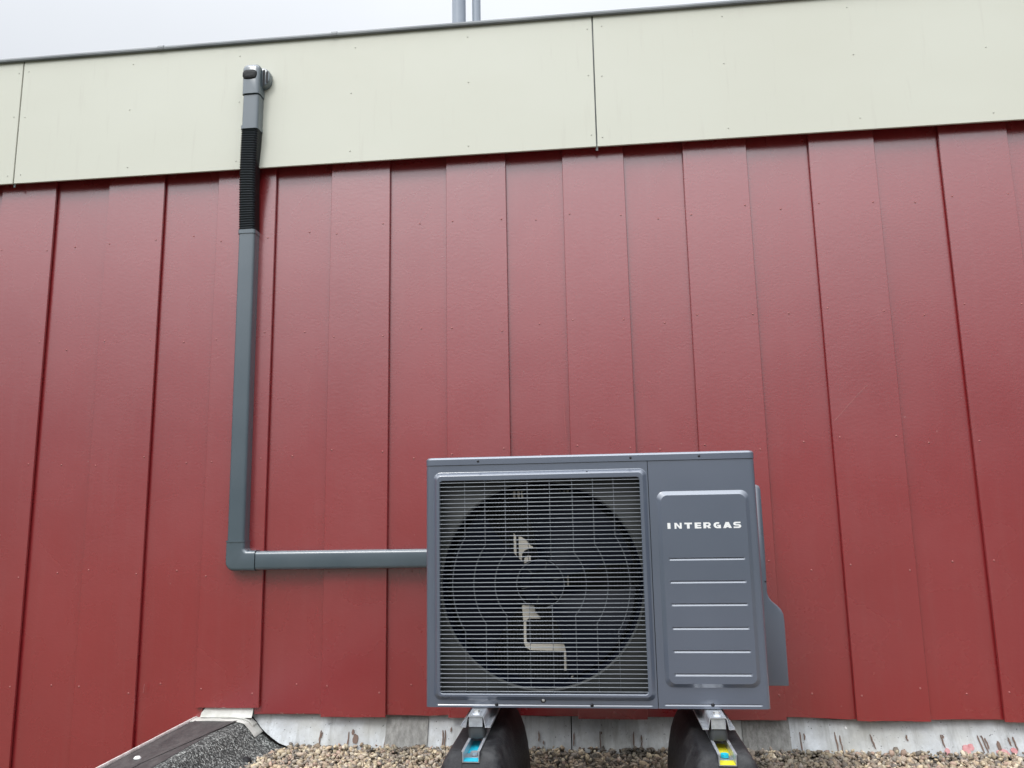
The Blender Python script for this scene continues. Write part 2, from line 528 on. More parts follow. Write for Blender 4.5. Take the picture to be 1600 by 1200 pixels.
for pts in ([(.862, .30), (.905, .345), (.950, .392), (.985, .425)], [(-.095, .395), (-.094, .33), (-.090, .27)], [(-1.665, -.60), (-1.668, -.63)]):
    V = []
    for x, z in pts: V += [(x-.0007, -.0009, z+.0006), (x+.0007, -.0009, z-.0006), (x+.0007, .0004, z-.0006), (x-.0007, .0004, z+.0006)]
    m = MB(); m.loft([V[4*k:4*k+4] for k in range(len(pts))], True, True); m.obj('scratch', scr, B)
FS = [-4.4, -2.335, .061, 2.457, 4.2]
for k in range(4):
    x0, x1 = FS[k]+.0025, FS[k+1]-.0025
    m = MB(); m.bbox(x0, x1, -.043, -.0345, 1.3735, 1.9205, .0015)
    o = m.obj('fascia_panel', cream, B)
    s = MB()
    xs = [x0+.025+(x1-x0-.05)*j/5 for j in range(6)]
    for zz in (1.415, 1.672, 1.872):
        for j, x in enumerate(xs):
            s.dome(x+rnd.uniform(-.01, .01), -.0429, zz+rnd.uniform(-.008, .008), .0036, .002, 8)
    s.obj('screw_heads', screwc, o, smooth=True, stuff=True)
for k in range(1, 4):                                  # joint strip behind each fascia joint; it hangs a little below the panels
    m = MB(); m.box(FS[k]-.004, FS[k]+.004, -.0335, -.0305, 1.362, 1.915)
    m.obj('joint_strip', trim, B)
# rounded roof trim in three lengths with connector sleeves
for x0, x1 in ((-4.4, -1.72), (-1.72, -.98), (-.98, 4.2)):
    rings = []
    for x in (x0+.001, x1-.001):
        rings.append([(x, -.052, 1.9165), (x, -.0555, 1.9195), (x, -.0565, 1.926), (x, -.054, 1.9335), (x, -.047, 1.938), (x, -.02, 1.943), (x, .10, 1.95), (x, .10, 1.935), (x, -.046, 1.925), (x, -.048, 1.9165)])
    m = MB(); m.loft(rings, True, True); m.obj('roof_trim', trim, B)
for x in (-1.72, -.98):
    rings = []
    for xx in (x-.012, x+.012):
        rings.append([(xx, -.050, 1.9155), (xx, -.0575, 1.9185), (xx, -.0588, 1.926), (xx, -.056, 1.935), (xx, -.047, 1.9405), (xx, -.02, 1.9455), (xx, -.02, 1.94), (xx, -.047, 1.93)])
    m = MB(); m.loft(rings, True, True); m.obj('trim_connector', trim, B)

# lead flashing along the foot of the wall
def sheet(x0, x1, mt, off=0., ztop=-.675, zbot=-.822, wav=.004, nx=None):
    nx = nx or max(6, int((x1-x0)/.02)); nz = 8
    V = []
    for j in range(nz+1):
        t = j/nz
        for i in range(nx+1):
            x = x0+(x1-x0)*i/nx
            z = ztop+(zbot-ztop)*t
            y = .056-off-.046*t+wav*noise.noise(Vector((x*6, z*9, off*90)))+.002*noise.noise(Vector((x*30, z*22, 5)))
            if j == nz: z += .004*noise.noise(Vector((x*9, 2.2, 4)))
            V.append((x, y, z))
    F = [(j*(nx+1)+i, (j+1)*(nx+1)+i, (j+1)*(nx+1)+i+1, j*(nx+1)+i+1) for j in range(nz) for i in range(nx)]
    # thickness
    n = len(V); V2 = V+[(x, y+.0018, z) for x, y, z in V]
    F2 = F+[tuple(reversed([q+n for q in f])) for f in F]
    rim = [i for i in range(nx+1)]+[j*(nx+1)+nx for j in range(1, nz+1)]+[nz*(nx+1)+i for i in range(nx-1, -1, -1)]+[j*(nx+1) for j in range(nz-1, 0, -1)]
    for a, b in zip(rim, rim[1:]+rim[:1]): F2.append((a, b, b+n, a+n))
    return mesh('flashing_sheet', V2, F2, mt, B, angle=40)
sheets = [(-.762, -.6103, lead_old, .006), (-.616, -.1040, lead, 0), (-.1000, .392, lead, .001),
          (.386, .486, lead, .003), (.480, .566, lead_old, .008), (.560, .638, lead_old, .004), (.630, 1.75, lead, .001), (1.745, 4.0, lead, .003)]
SH = [None]+[sheet(*s[:3], off=s[3]) for s in sheets]

def lead_y(z, off=0.): return .056-off-.046*((-.675-z)/.147)
# ------------------------------------------------------------------ raised roof edge on the left, running towards the camera
U = thing('roof_edge_upstand', 'dark felt covered raised roof edge sloping down to the gravel, left of the lead flashing', 'roof edge', (-1.35, -.6, -.82))
def upr(y, d=0.):
    """cross section of the raised edge at depth y, pushed outwards by d"""
    k = max(0., -y)
    pts = [(-1.462, -.722), (-1.42, -.7205), (-1.36, -.7200), (-1.31, -.7200), (-1.282, -.722), (-1.262, -.730), (-1.245, -.745), (-1.222, -.770), (-1.190, -.797), (-1.150, -.816), (-1.10, -.826)]
    out = []
    for i, (x, z) in enumerate(pts):
        t = max(0, (i-3)/7)
        x2 = x-.22*k*t*min(1, k*3)*.5
        nx, nz = (0, 1) if i < 4 else (.6, .8)
        out.append((x2+nx*d, y, z+nz*d+.0018*noise.noise(Vector((x*25, y*18, 3)))))
    return out
YS = [.0+.026]+[-.03*k for k in range(0, 12)]+[-.36-.15*k for k in range(1, 30)]
i0 = 4
def strip(name, ys, i0, i1, d, mt, thick=.004, parent=U, rag=0.):
    rings = []
    for y in ys:
        a = upr(y, d)[i0:i1+1]; b = upr(y, d-thick)[i0:i1+1]
        rings.append(a+b[::-1])
    m = MB(); m.loft(rings, True, True)
    return m.obj(name, mt, parent, angle=50)
m = MB(); rings = []
for y in (.07, -4.8):
    a = upr(y, -.004)
    rings.append([(-1.462, y, -1.1)]+a+[(-1.10, y, -1.1)])
m.loft(rings, True, True); m.obj('upstand_core', masonry, U)
strip('felt_slope', YS, 3, 10, 0., gran)
strip('felt_top', YS, 0, 3, .0012, felt)
# smooth lap of felt whose long edge runs diagonally over the mineral felt
rings = []
for y in YS:
    if y < -.02:
        xr = -1.285-.08*min(1., (-y)/.5)
        a = [(x, y, -.7165+.0012*noise.noise(Vector((x*30, y*20, 7)))) for x in (-1.446, -1.42, -1.40, (-1.4+xr)/2, xr)]
        rings.append(a+[(x, yy, z-.0025) for x, yy, z in a[::-1]])
m = MB(); m.loft(rings, True, True); m.obj('felt_lap', felt, U, angle=50)
# pale strip along the outer edge
rings = [[(-1.4755, y, -.7165), (-1.4640, y, -.7135), (-1.4625, y, -.7180), (-1.4625, y, -.735), (-1.4755, y, -.80)] for y in YS]
m = MB(); m.loft(rings, True, True); m.obj('edge_strip', alu, U)
m = MB(); m.dome(-1.400, -.470, -.7155, .011, .007, 12, 'z'); m.obj('fixing_cap', white, U, smooth=True)
# lead dressed over the raised edge where it meets the wall
def band(name, y0, y1, i0, i1, d, mt, thick=.002, ny=5, skew=0.):
    rings = []
    for j in range(ny+1):
        y = y0+(y1-y0)*j/ny
        prof = upr(y, d)
        # finer
        P = []
        for k in range(i0, i1):
            for q in range(3):
                a, b = prof[k], prof[k+1]
                t = q/3
                P.append((a[0]+(b[0]-a[0])*t, y+skew*(k-i0+t), a[2]+(b[2]-a[2])*t))
        e = prof[i1]; P.append((e[0], y+skew*(i1-i0), e[2]))
        P = [(x, yy+.002*noise.noise(Vector((x*30, j, 2))), z+.0016*noise.noise(Vector((x*25, yy*40, 9)))) for x, yy, z in P]
        rings.append(P+[(x, yy, z-thick) for x, yy, z in P[::-1]])
    m = MB(); m.loft(rings, True, True)
    return m.obj(name, mt, B, angle=50)
cream_lead = mat('pale_lead', (.62, .61, .56), .45, .4)
f1, h = noise_fac(cream_lead, 16, 6, .65, None, .35, .68)
setc(cream_lead, mixc(cream_lead, f1, (.50, .49, .44), (.74, .73, .68)))
bump(cream_lead, h, .5, .003)
band('flashing_sheet', .030, -.040, 0, 7, .0045, cream_lead)
band('flashing_sheet', .030, -.008, 2, 6, .0085, cream_lead, skew=-.001)
m = MB(); rings = []
for z, y in ((-.668, .020), (-.684, .012), (-.700, .006), (-.7135, -.002)):
    P = [(-1.432+(1.432-1.250)*k/8+(-.012 if z < -.69 else 0)*(1-k/8), y+.003*noise.noise(Vector((k*.7, z*40, 1))), z+.002*noise.noise(Vector((k*.9, z*10, 6)))) for k in range(9)]
    rings.append(P+[(x, yy+.002, zz) for x, yy, zz in P[::-1]])
m.loft(rings, True, True); m.obj('flashing_sheet', cream_lead, B, angle=40)
# swept corner piece standing on the wall: curved lower edge down to the gravel
low_edge = [(-1.275, -.7105), (-1.258, -.722), (-1.240, -.740), (-1.222, -.7575), (-1.20, -.774), (-1.175, -.790), (-1.150, -.804), (-1.12, -.813), (-1.08, -.8185)]
low_edge += [(-1.04+.0285*k, -.8215) for k in range(11)]
top_edge = [(-1.268, -.676), (-1.245, -.678), (-1.225, -.68), (-1.205, -.68), (-1.18, -.68), (-1.16, -.68), (-1.135, -.68), (-1.10, -.68), (-1.06, -.68)]+[(-1.035+.0285*k, -.678) for k in range(11)]
V = []
for j in range(7):
    t = j/6
    for (xt, zt), (xb, zb) in zip(top_edge, low_edge):
        x = xt+(xb-xt)*t; z = zt+(zb-zt)*t
        y = lead_y(z)+.003*noise.noise(Vector((x*10, z*10, 1)))
        V.append((x, y-.006*max(0, (-1.16-x)*10)*t, z))
nx = len(top_edge)
F = [(j*nx+i, (j+1)*nx+i, (j+1)*nx+i+1, j*nx+i+1) for j in range(6) for i in range(nx-1)]
n = len(V); V2 = V+[(x, y+.002, z) for x, y, z in V]
F2 = F+[tuple(reversed([q+n for q in f])) for f in F]
rim = list(range(nx))+[j*nx+nx-1 for j in range(1, 7)]+[6*nx+i for i in range(nx-2, -1, -1)]+[j*nx for j in range(5, 0, -1)]
for a, b in zip(rim, rim[1:]+rim[:1]): F2.append((a, b, b+n, a+n))
SH[0] = mesh('flashing_sheet', V2, F2, lead, B, angle=40)
def streak(parent, pts, w, mt, off, name='drip_streak'):
    """thin irregular run of dried paint or rust lying on the lead"""
    L = []; Rr = []
    for k, (x, z) in enumerate(pts):
        ww = w*(.6+.5*rnd.random())*(1 if 0 < k < len(pts)-1 else .45)
        y = lead_y(z, off)-.0050
        L.append((x-ww, y, z)); Rr.append((x+ww, y, z))
    P = L+Rr[::-1]
    n = len(P)
    V = P+[(x, y+.005, z) for x, y, z in P]
    k = len(pts)
    F = [(i, i+1, n-2-i, n-1-i) for i in range(k-1)]
    F += [(i, n+i, n+(i+1) % n, (i+1) % n) for i in range(n)]
    return mesh(name, V, F, mt, parent)
def run(x, z0, z1, dx=0., n=5):
    return [(x+dx*k/n+rnd.uniform(-.0012, .0012), z0+(z1-z0)*k/n) for k in range(n+1)]
for si, off, items in (
    (0, 0, ((-1.001, -.762, -.806, -.002), (-.9945, -.768, -.785, -.004), (-.896, -.765, -.812, -.004), (-.762+.004, -.758, -.815, -.006))),
    (2, 0, ((-.5565, -.757, -.814, .002), (-.548, -.757, -.812, .001), (-.527, -.748, -.762, 0), (-.216, -.758, -.788, 0), (-.200, -.786, -.797, 0))),
    (3, .001, ((-.003, -.757, -.806, -.001), (.001, -.757, -.764, 0), (.1125, -.756, -.804, -.001), (.138, -.766, -.813, .001), (-.094, -.76, -.80, -.002))),
    (7, .001, ((.671, -.752, -.808, 0), (.684, -.756, -.775, 0), (.784, -.751, -.812, .004), (.799, -.761, -.812, .003), (.898, -.757, -.799, .011), (1.014, -.757, -.775, .001),
               (1.124, -.756, -.792, .006), (1.131, -.756, -.766, 0), (1.240, -.757, -.806, .010), (1.252, -.757, -.806, .012), (1.262, -.764, -.795, .006), (1.335, -.762, -.785, .003), (1.350, -.760, -.800, .006)))):
    for x, z0, z1, dx in items:
        streak(SH[si], run(x, z0, z1, dx), .0024, rust, off)
def blotch(parent, cx, cz, rx, rz, mt, off, name):
    P = []
    for k in range(14):
        a = 2*PI*k/14
        q = 1+.35*noise.noise(Vector((cos(a)*1.3+cx*9, sin(a)*1.3, cz)))
        z = cz+rz*q*sin(a)
        P.append((cx+rx*q*cos(a), lead_y(z, off)-.0046, z))
    n = len(P); V = P+[(x, y+.004, z) for x, y, z in P]
    mesh(name, V, [tuple(range(n))]+[(i, n+i, n+(i+1) % n, (i+1) % n) for i in range(n)], mt, parent)
blotch(SH[0], -.871, -.787, .010, .016, rust, 0, 'rust_patch')
blotch(SH[0], -.882, -.766, .005, .009, rust, 0, 'rust_patch')
blotch(SH[7], 1.135, -.806, .008, .012, pink, .001, 'pink_smear')
blotch(SH[7], 1.196, -.800, .012, .015, pink, .001, 'pink_smear')
blotch(SH[7], 1.212, -.791, .009, .009, pink, .001, 'pink_smear')
blotch(SH[7], 1.310, -.807, .020, .011, pink, .001, 'pink_smear')
blotch(SH[7], 1.301, -.787, .006, .013, rust, .001, 'rust_patch')
blotch(SH[7], 1.345, -.80, .010, .008, pink, .001, 'pink_smear')
blotch(SH[7], .823, -.738, .0035, .0035, white, .001, 'paint_spot')

# little black lump at the foot of the slope
m = MB(); rings = []
for k, (q, h) in enumerate(((1, -.004), (.95, .006), (.7, .016), (.35, .021))):
    rings.append([(-1.186+.020*q*cos(a)*(1+.3*noise.noise(Vector((cos(a)*2, sin(a)*2, k)))), -.178+.016*q*sin(a), -.815+h) for a in [2*PI*i/12 for i in range(12)]])
m.loft(rings, True, True); m.obj('black_lump', tapeb, U, smooth=True)

# ------------------------------------------------------------------ flue pipes on the roof behind the fascia
for nm, lab, x, y, r, hole in (('flue_pipe', 'wider grey flue pipe with two small holes near its foot, rising behind the roof edge', -.676, 1.2, .0375, True),
                        ('flue_pipe', 'thinner grey pipe standing just right of the wider flue pipe on the roof', -.577, 1.22, .0235, False)):
    t = thing(nm, lab, 'pipe', (x, y, 1.93), 'grey pipes rising above the roof edge')
    m = MB(); rings = []
    for z, q in ((1.93, 1.0), (2.66, 1.0), (2.661, 1.05), (3.2, 1.05)):
        rings.append([(x+r*q*cos(2*PI*k/32), y+r*q*sin(2*PI*k/32), z) for k in range(32)])
    m.loft(rings, True, True); m.obj('pipe', steelpipe, t, angle=40)
    m = MB(); rings = []
    for z, q in ((1.93, 1.9), (1.945, 1.85), (1.98, 1.25), (2.03, 1.1)):
        rings.append([(x+r*q*cos(2*PI*k/24), y+r*q*sin(2*PI*k/24), z) for k in range(24)])
    m.loft(rings, True, False); m.obj('base_collar', trim, t, angle=40)
    if hole:
        for a in (-128, -52):
            m = MB(); px_, py_ = x+(r+.0002)*cos(rad(a)), y+(r+.0002)*sin(rad(a))
            m.dome(px_, py_, 2.600, .0075, .002, 8); m.obj('vent_hole', dark_in, t)

# ------------------------------------------------------------------ cable duct
Dk = thing('wall_duct', 'dark grey duct running along the wall from the heat pump up to the cream fascia', 'duct', (-1.32, 0, -.16))
def section(w, d, r, n=4):
    """half widths in lateral u, depth v forwards (toward camera) from the wall"""
    h = w/2; P = [(-h, 0)]
    for k in range(n+1):
        a = rad(180-90*k/n); P.append((-h+r+r*cos(a), d-r+r*sin(a)))
    for k in range(n+1):
        a = rad(90-90*k/n); P.append((h-r+r*cos(a), d-r+r*sin(a)))
    P.append((h, 0)); return P
def sweep(name, path, mt, parent=Dk, w=.068, d=.045, r=.013, scale=None, angle=35, n=4):
    """path: (x, z, y of the wall side). Lateral axis is the in-plane normal"""
    m = MB(); rings = []
    for i, p in enumerate(path):
        a = path[max(i-1, 0)]; b = path[min(i+1, len(path)-1)]
        t = Vector((b[0]-a[0], b[1]-a[1])).normalized()
        nrm_ = Vector((t.y, -t.x))
        sx = scale[i] if scale else 1.
        ring = []
        for u, v in section(w, d, r, n):
            uu = u*sx if abs(sx-1) > 1e-9 else u
            vv = v if v < .001 else d/2+(v-d/2)*(1+(sx-1)*1.2)
            ring.append((p[0]+nrm_.x*uu, p[2]-vv, p[1]+nrm_.y*uu))
        rings.append(ring)
    m.loft(rings, True, True)
    return m.obj(name, mt, parent, angle=angle)
sweep('duct_length', [(-1.3175, -.089, -.0008), (-1.3195, .40, -.0008), (-1.3217, 1.110, -.0008)], duct)
sweep('duct_length', [(-.45, -.1585, -.0008), (-1.238, -.1585, -.0008)], duct)
def elbow_ring(y, d):
    xl, xr, zt_, zb_, zh, xe = -1.3545, -1.2805, -.0860, -.1955, -.1215, -1.2405
    ro, ri = .034, .010
    P = [(xl+d, zt_)]
    for k in range(9):
        a = rad(180+90*k/8); P.append((xl+d+(ro-d)*(1+cos(a)), zb_+d+(ro-d)*(1+sin(a))))
    P += [(xe, zb_+d), (xe, zh-d)]
    for k in range(7):
        a = rad(270-90*k/6); P.append((xr-d+(ri+d)+(ri+d)*cos(a), zh-d+(ri+d)+(ri+d)*sin(a)))
    P.append((xr-d, zt_))
    return [(x, y, z) for x, z in P]
m = MB(); D_ = .0485; r_c = .013
m.loft([elbow_ring(-.0005, 0)]+[elbow_ring(-(D_-r_c)-r_c*sin(rad(a)), r_c*(1-cos(rad(a)))) for a in (0, 18, 36, 54, 72, 90)], True, True)
m.obj('elbow', duct, Dk, angle=35)
sweep('collar', [(-1.3175, -.0905, -.0006), (-1.3175, -.0845, -.0006)], duct, w=.0765, d=.0500, r=.014)
# ribbed flexible length that steps out from the boards to the fascia
pth = []; scl = []
nrib = 42
for k in range(nrib*4+1):
    t = k/(nrib*4)
    s_ = t*t*(3-2*t)
    x = -1.3217+.0157*s_-.004*sin(PI*t)
    pth.append((x, 1.115+t*.407, -.0008-.0445*s_))
    scl.append((1.02, .96, .90, .96)[k % 4])
sweep('flexible_length', pth, flexm, w=.070, d=.047, r=.014, scale=scl, angle=20)
sweep('collar', [(-1.3217, 1.102, -.0008), (-1.3217, 1.118, -.0008)], duct, w=.0715, d=.048, r=.012)
sweep('collar', [(-1.3055, 1.519, -.0455), (-1.3055, 1.534, -.0455)], duct, w=.0725, d=.0505, r=.013)
sweep('duct_length', [(-1.3055, 1.533, -.0450), (-1.3045, 1.664, -.0450)], duct, w=.068, d=.047, r=.012)
# wall entry hood with rounded shoulders, slotted flange behind
hx, hy = -1.3043, -.045
m = MB()
def hood(y, ins, zb):
    return rrect(hx-.036+ins, hx+.036-ins, zb, 1.795-ins, .020, y, 6)
def hoodring(y, ins):
    P = []
    x0, x1, z0, z1, r = hx-.0365+ins, hx+.0365-ins, 1.667, 1.795-ins, .018
    for k in range(9):
        a = rad(90*k/8); P.append((x1-r+r*cos(a), y, z1-r+r*sin(a)))
    for k in range(9):
        a = rad(90+90*k/8); P.append((x0+r+r*cos(a), y, z1-r+r*sin(a)))
    P += [(x0, y, z0), (x1, y, z0)]
    return P
m.loft([hoodring(hy, 0), hoodring(hy-.040, 0), hoodring(hy-.047, .002), hoodring(hy-.052, .006), hoodring(hy-.054, .012)], True, True)
hd = m.obj('inlet_hood', duct, Dk, angle=35)
m = MB()                                  # flange towards the right, rounded, close to the fascia
def flange(y, ins):
    P = []
    cx, x1, z0, z1 = hx, hx+.068-ins, 1.706+ins, 1.790-ins
    r = .034
    for k in range(9):
        a = rad(-90+90*k/8); P.append((x1-r+r*cos(a), y, z0+r+r*sin(a)))
    for k in range(9):
        a = rad(90*k/8); P.append((x1-r+r*cos(a), y, z1-r+r*sin(a)))
    P += [(cx, y, z1), (cx, y, z0)]
    return P
m.loft([flange(hy+.001, 0), flange(hy-.020, 0), flange(hy-.0265, .002), flange(hy-.028, .005)], True, True)
fl = m.obj('hood_flange', duct, Dk, angle=35)
for k, (xa, xb, za, zb) in enumerate(((hx+.0390, hx+.0485, 1.712, 1.780), (hx+.0520, hx+.0615, 1.722, 1.772))):
    m = MB(); m.loft([rrect(xa, xb, za, zb, .0035, hy-.0288, 3), rrect(xa, xb, za, zb, .0035, hy-.0275, 3)], True, True)
    m.obj('slot', dark_in, fl)
m = MB(); rings = []
for q, dy in ((1, .0), (.96, .003), (.8, .005), (.4, .006)):
    rings.append([(hx-.004+.030*q*math.copysign(abs(cos(a))**.6, cos(a))*(1+.08*noise.noise(Vector((cos(a)*4, sin(a)*4, 1)))), hy-.0535-dy, 1.748+.0205*q*math.copysign(abs(sin(a))**.7, sin(a))*(1+.1*noise.noise(Vector((cos(a)*5, sin(a)*5, 4))))) for a in [2*PI*i/24 for i in range(24)]])
m.loft(rings, True, True); m.obj('sealed_opening', tapeb, Dk, smooth=True)

# ------------------------------------------------------------------ heat pump
H = thing('heat_pump', 'grey heat pump with fan grille and white lettering, before the red wall on rubber feet', 'heat pump', (-.015, -.42, -.60))
YF = -.59
XL, XR, ZB, ZT = -.4855, .4570, -.534, .1380
SE = .1580                                  # joint between fan side and service side
RC = .013
# casing: floor, rear, sides, partition
m = MB()
m.box(XL+.001, XR-.001, -.575, -.255, ZB, ZB+.012)
m.box(XL+.001, XL+.004, -.575, -.255, ZB+.012, ZT)
m.box(XR-.004, XR-.001, -.575, -.255, ZB+.012, ZT)
m.box(SE+.002, SE+.004, -.582, -.256, ZB+.012, ZT)
m.box(SE+.004, XR-.004, -.258, -.255, ZB+.012, ZT)
m.obj('casing', paint, H)
m = MB(); m.box(XL+.004, SE+.002, -.275, -.260, ZB+.012, ZT)
for k in range(60):
    x = XL+.008+k*(SE-XL-.012)/60
    m.box(x, x+.0012, -.290, -.275, ZB+.014, ZT-.002)
m.obj('coil', coilm, H, stuff=True)

def corner_cols(m, side):
    """rounded upright corner of the front sheet"""
    rings = []
    for z in (ZB, ZT):
        P = []
        if side < 0:
            P.append((XL, -.545, z))
            for k in range(7):
                a = rad(180+90*k/6); P.append((XL+RC+RC*cos(a), YF+RC+RC*sin(a), z))
        else:
            for k in range(7):
                a = rad(270+90*k/6); P.append((XR-RC+RC*cos(a), YF+RC+RC*sin(a), z))
            P.append((XR, -.545, z))
        rings.append(P)
    m.loft(rings, closed=False)
def groove_strip(m, x0, x1, z0, z1, zc, ga, gb, hw=.0036, dep=.0035, y=YF, extra=()):
    """flat strip with one or more pressed horizontal grooves (list of zc)"""
    zcs = zc if isinstance(zc, (list, tuple)) else [zc]
    zs = [z0]; ys = [0]
    for c_ in sorted(zcs):
        for dz, dy in ((-hw*1.25, 0), (-hw*1.1, dep*.12), (hw*.35, dep), (hw*.5, dep), (hw*.8, 0)):
            zs.append(c_+dz); ys.append(dy)
    zs.append(z1); ys.append(0)
    xs = [x0, ga-.003, ga, gb, gb+.003, x1]
    V = []; nxx = len(xs)
    for z, dy in zip(zs, ys):
        for i, x in enumerate(xs):
            V.append((x, y+(dy if i in (2, 3) else 0), z))
    F = [(j*nxx+i, j*nxx+i+1, (j+1)*nxx+i+1, (j+1)*nxx+i) for j in range(len(zs)-1) for i in range(nxx-1)]
    m.add(V, F)
# fan side sheet
m = MB()
corner_cols(m, -1)
fx0, fx1 = XL+RC, SE-.0009
fo = (-.4625, .1535, -.5145, .1180)
op = (-.4425, .1325, -.4955, .0930)
rings = [rrect(fx0, fx1, -.518, ZT, 1e-5, YF), rrect(*fo, .020, YF), rrect(fo[0]+.0012, fo[1]-.0012, fo[2]+.0012, fo[3]-.0012, .019, YF-.0006),
         rrect(fo[0]+.0105, fo[1]-.0105, fo[2]+.0105, fo[3]-.0105, .014, YF-.0112), rrect(fo[0]+.0120, fo[1]-.0120, fo[2]+.0120, fo[3]-.0120, .013, YF-.0120),
         rrect(op[0]-.0015, op[1]+.0015, op[2]-.0015, op[3]+.0015, .009, YF-.0120), rrect(*op, .008, YF-.0105), rrect(*op, .008, YF+.006)]
m.loft(rings[::-1])
groove_strip(m, fx0, fx1, ZB, -.518, -.5262, -.4510, .1400, hw=.0024, dep=.0024)
m.add([(fx1, YF, ZB), (fx1, YF+.012, ZB), (fx1, YF+.012, ZT), (fx1, YF, ZT)], [(0, 1, 2, 3)])
m.add([(XL+RC, YF, ZB), (fx1, YF, ZB), (fx1, YF+.012, ZB), (XL+RC, YF+.012, ZB)], [(0, 1, 2, 3)])
fp = m.obj('fan_panel', paint, H, angle=14)
# service side sheet
m = MB()
corner_cols(m, 1)
gx0, gx1 = SE+.0009, XR-RC
eo = (.1790, .4345, -.4790, .0510)
rings = [rrect(gx0, gx1, -.5160, ZT, 1e-5, YF), rrect(*eo, .022, YF), rrect(eo[0]+.001, eo[1]-.001, eo[2]+.001, eo[3]-.001, .021, YF-.0005),
         rrect(eo[0]+.0105, eo[1]-.0105, eo[2]+.0105, eo[3]-.0105, .0185, YF-.0094), rrect(eo[0]+.0115, eo[1]-.0115, eo[2]+.0115, eo[3]-.0115, .0175, YF-.0100),
         rrect(eo[0]+.019, eo[1]-.019, eo[2]+.019, eo[3]-.019, 1e-5, YF-.0100)]
m.loft(rings[::-1])
groove_strip(m, eo[0]+.019, eo[1]-.019, eo[2]+.019, eo[3]-.019, [-.1358, -.1978, -.2588, -.3216, -.3825, -.4433], .2078, .4088, y=YF-.0100)
groove_strip(m, gx0, gx1, ZB, -.5160, -.5236, .1775, .4320, hw=.0027, dep=.0027)
m.add([(gx0, YF, ZB), (gx0, YF+.012, ZB), (gx0, YF+.012, ZT), (gx0, YF, ZT)], [(3, 2, 1, 0)])
m.add([(gx0, YF, ZB), (XR-RC, YF, ZB), (XR-RC, YF+.012, ZB), (gx0, YF+.012, ZB)], [(0, 1, 2, 3)])
sp = m.obj('service_panel', paint, H, angle=14)
# lid
m = MB()
m.loft([rrect_xy(XL+.006, XR-.006, -.586, -.254, .010, ZT+.0003), rrect_xy(XL-.0012, XR+.0012, -.5925, -.2500, .016, ZT+.0012), rrect_xy(XL-.0012, XR+.0012, -.5925, -.2500, .016, ZT+.0175),
        rrect_xy(XL+.001, XR-.001, -.5905, -.2520, .015, ZT+.0205), rrect_xy(XL+.0045, XR-.0045, -.5870, -.2550, .013, ZT+.0232), rrect_xy(XL+.012, XR-.012, -.578, -.262, .010, ZT+.0245)], True, True)
lid = m.obj('lid', paint, H, angle=25)
def screw(x, z, y, mt, parent, r=.0042):
    m = MB(); m.dome(x, y, z, r, .0022, 10); o = m.obj('screw', mt, parent, smooth=True)
    if mt is screwd:
        pass
    return o
for x in (-.3303, .1109, .3038): screw(x, ZT+.0105, -.5926, screwd, lid, .0036)
screw(-.2854, -.5262, YF-.0002, screwd, fp, .0050); screw(-.0217, -.5262, YF-.0002, screwd, fp, .0050); screw(.3039, -.5236, YF-.0002, screwd, sp, .0050)
screw(-.1551, -.5135, YF-.0015, screwl, fp, .0050)
m = MB(); m.loft([rrect(-.1551-.0075, -.1551+.0075, -.5210, -.5060, .0070, YF-.0004, 5), rrect(-.1551-.0065, -.1551+.0065, -.5200, -.5070, .0062, YF-.0018, 5)], True, True); m.obj('washer', screwd, fp)
screw(-.0145, .112, YF-.0062, screwd, fp, .0022)
# narrow plate that closes the dark joint behind the two sheets
m = MB(); m.box(SE-.006, SE+.006, YF+.0125, YF+.014, ZB+.002, ZT-.002); m.obj('joint_plate', dark_in, H)
# sheet behind the grille with the round fan opening
CX, CZ, RO = -.1550, -.2030, .2905
m = MB(); n = 96; YS_ = -.556
def ringc(r, y, nn=n): return [(CX+r*cos(2*PI*k/nn), y, CZ+r*sin(2*PI*k/nn)) for k in range(nn)]
sq = []
for k in range(n):
    a = 2*PI*k/n; c_, s_ = cos(a), sin(a)
    hx_, hz_ = .315, .328
    q = min(hx_/abs(c_) if abs(c_) > 1e-6 else 9, hz_/abs(s_) if abs(s_) > 1e-6 else 9)
    sq.append((CX+q*c_, YS_, CZ+q*s_))
m.loft([sq, ringc(RO+.008, YS_), ringc(RO+.004, YS_-.003), ringc(RO, YS_-.002), ringc(RO-.002, YS_+.001)])
m.obj('fan_shroud', shroud, H, angle=50)
m = MB(); m.loft([ringc(RO-.0022, YS_+.0012), ringc(RO-.006, YS_+.006), ringc(RO-.009, YS_+.02), ringc(RO-.009, YS_+.085)]); m.obj('fan_bellmouth', bladem, H, angle=50)  # blackened bellmouth: shade inside the fan opening is put into its colour
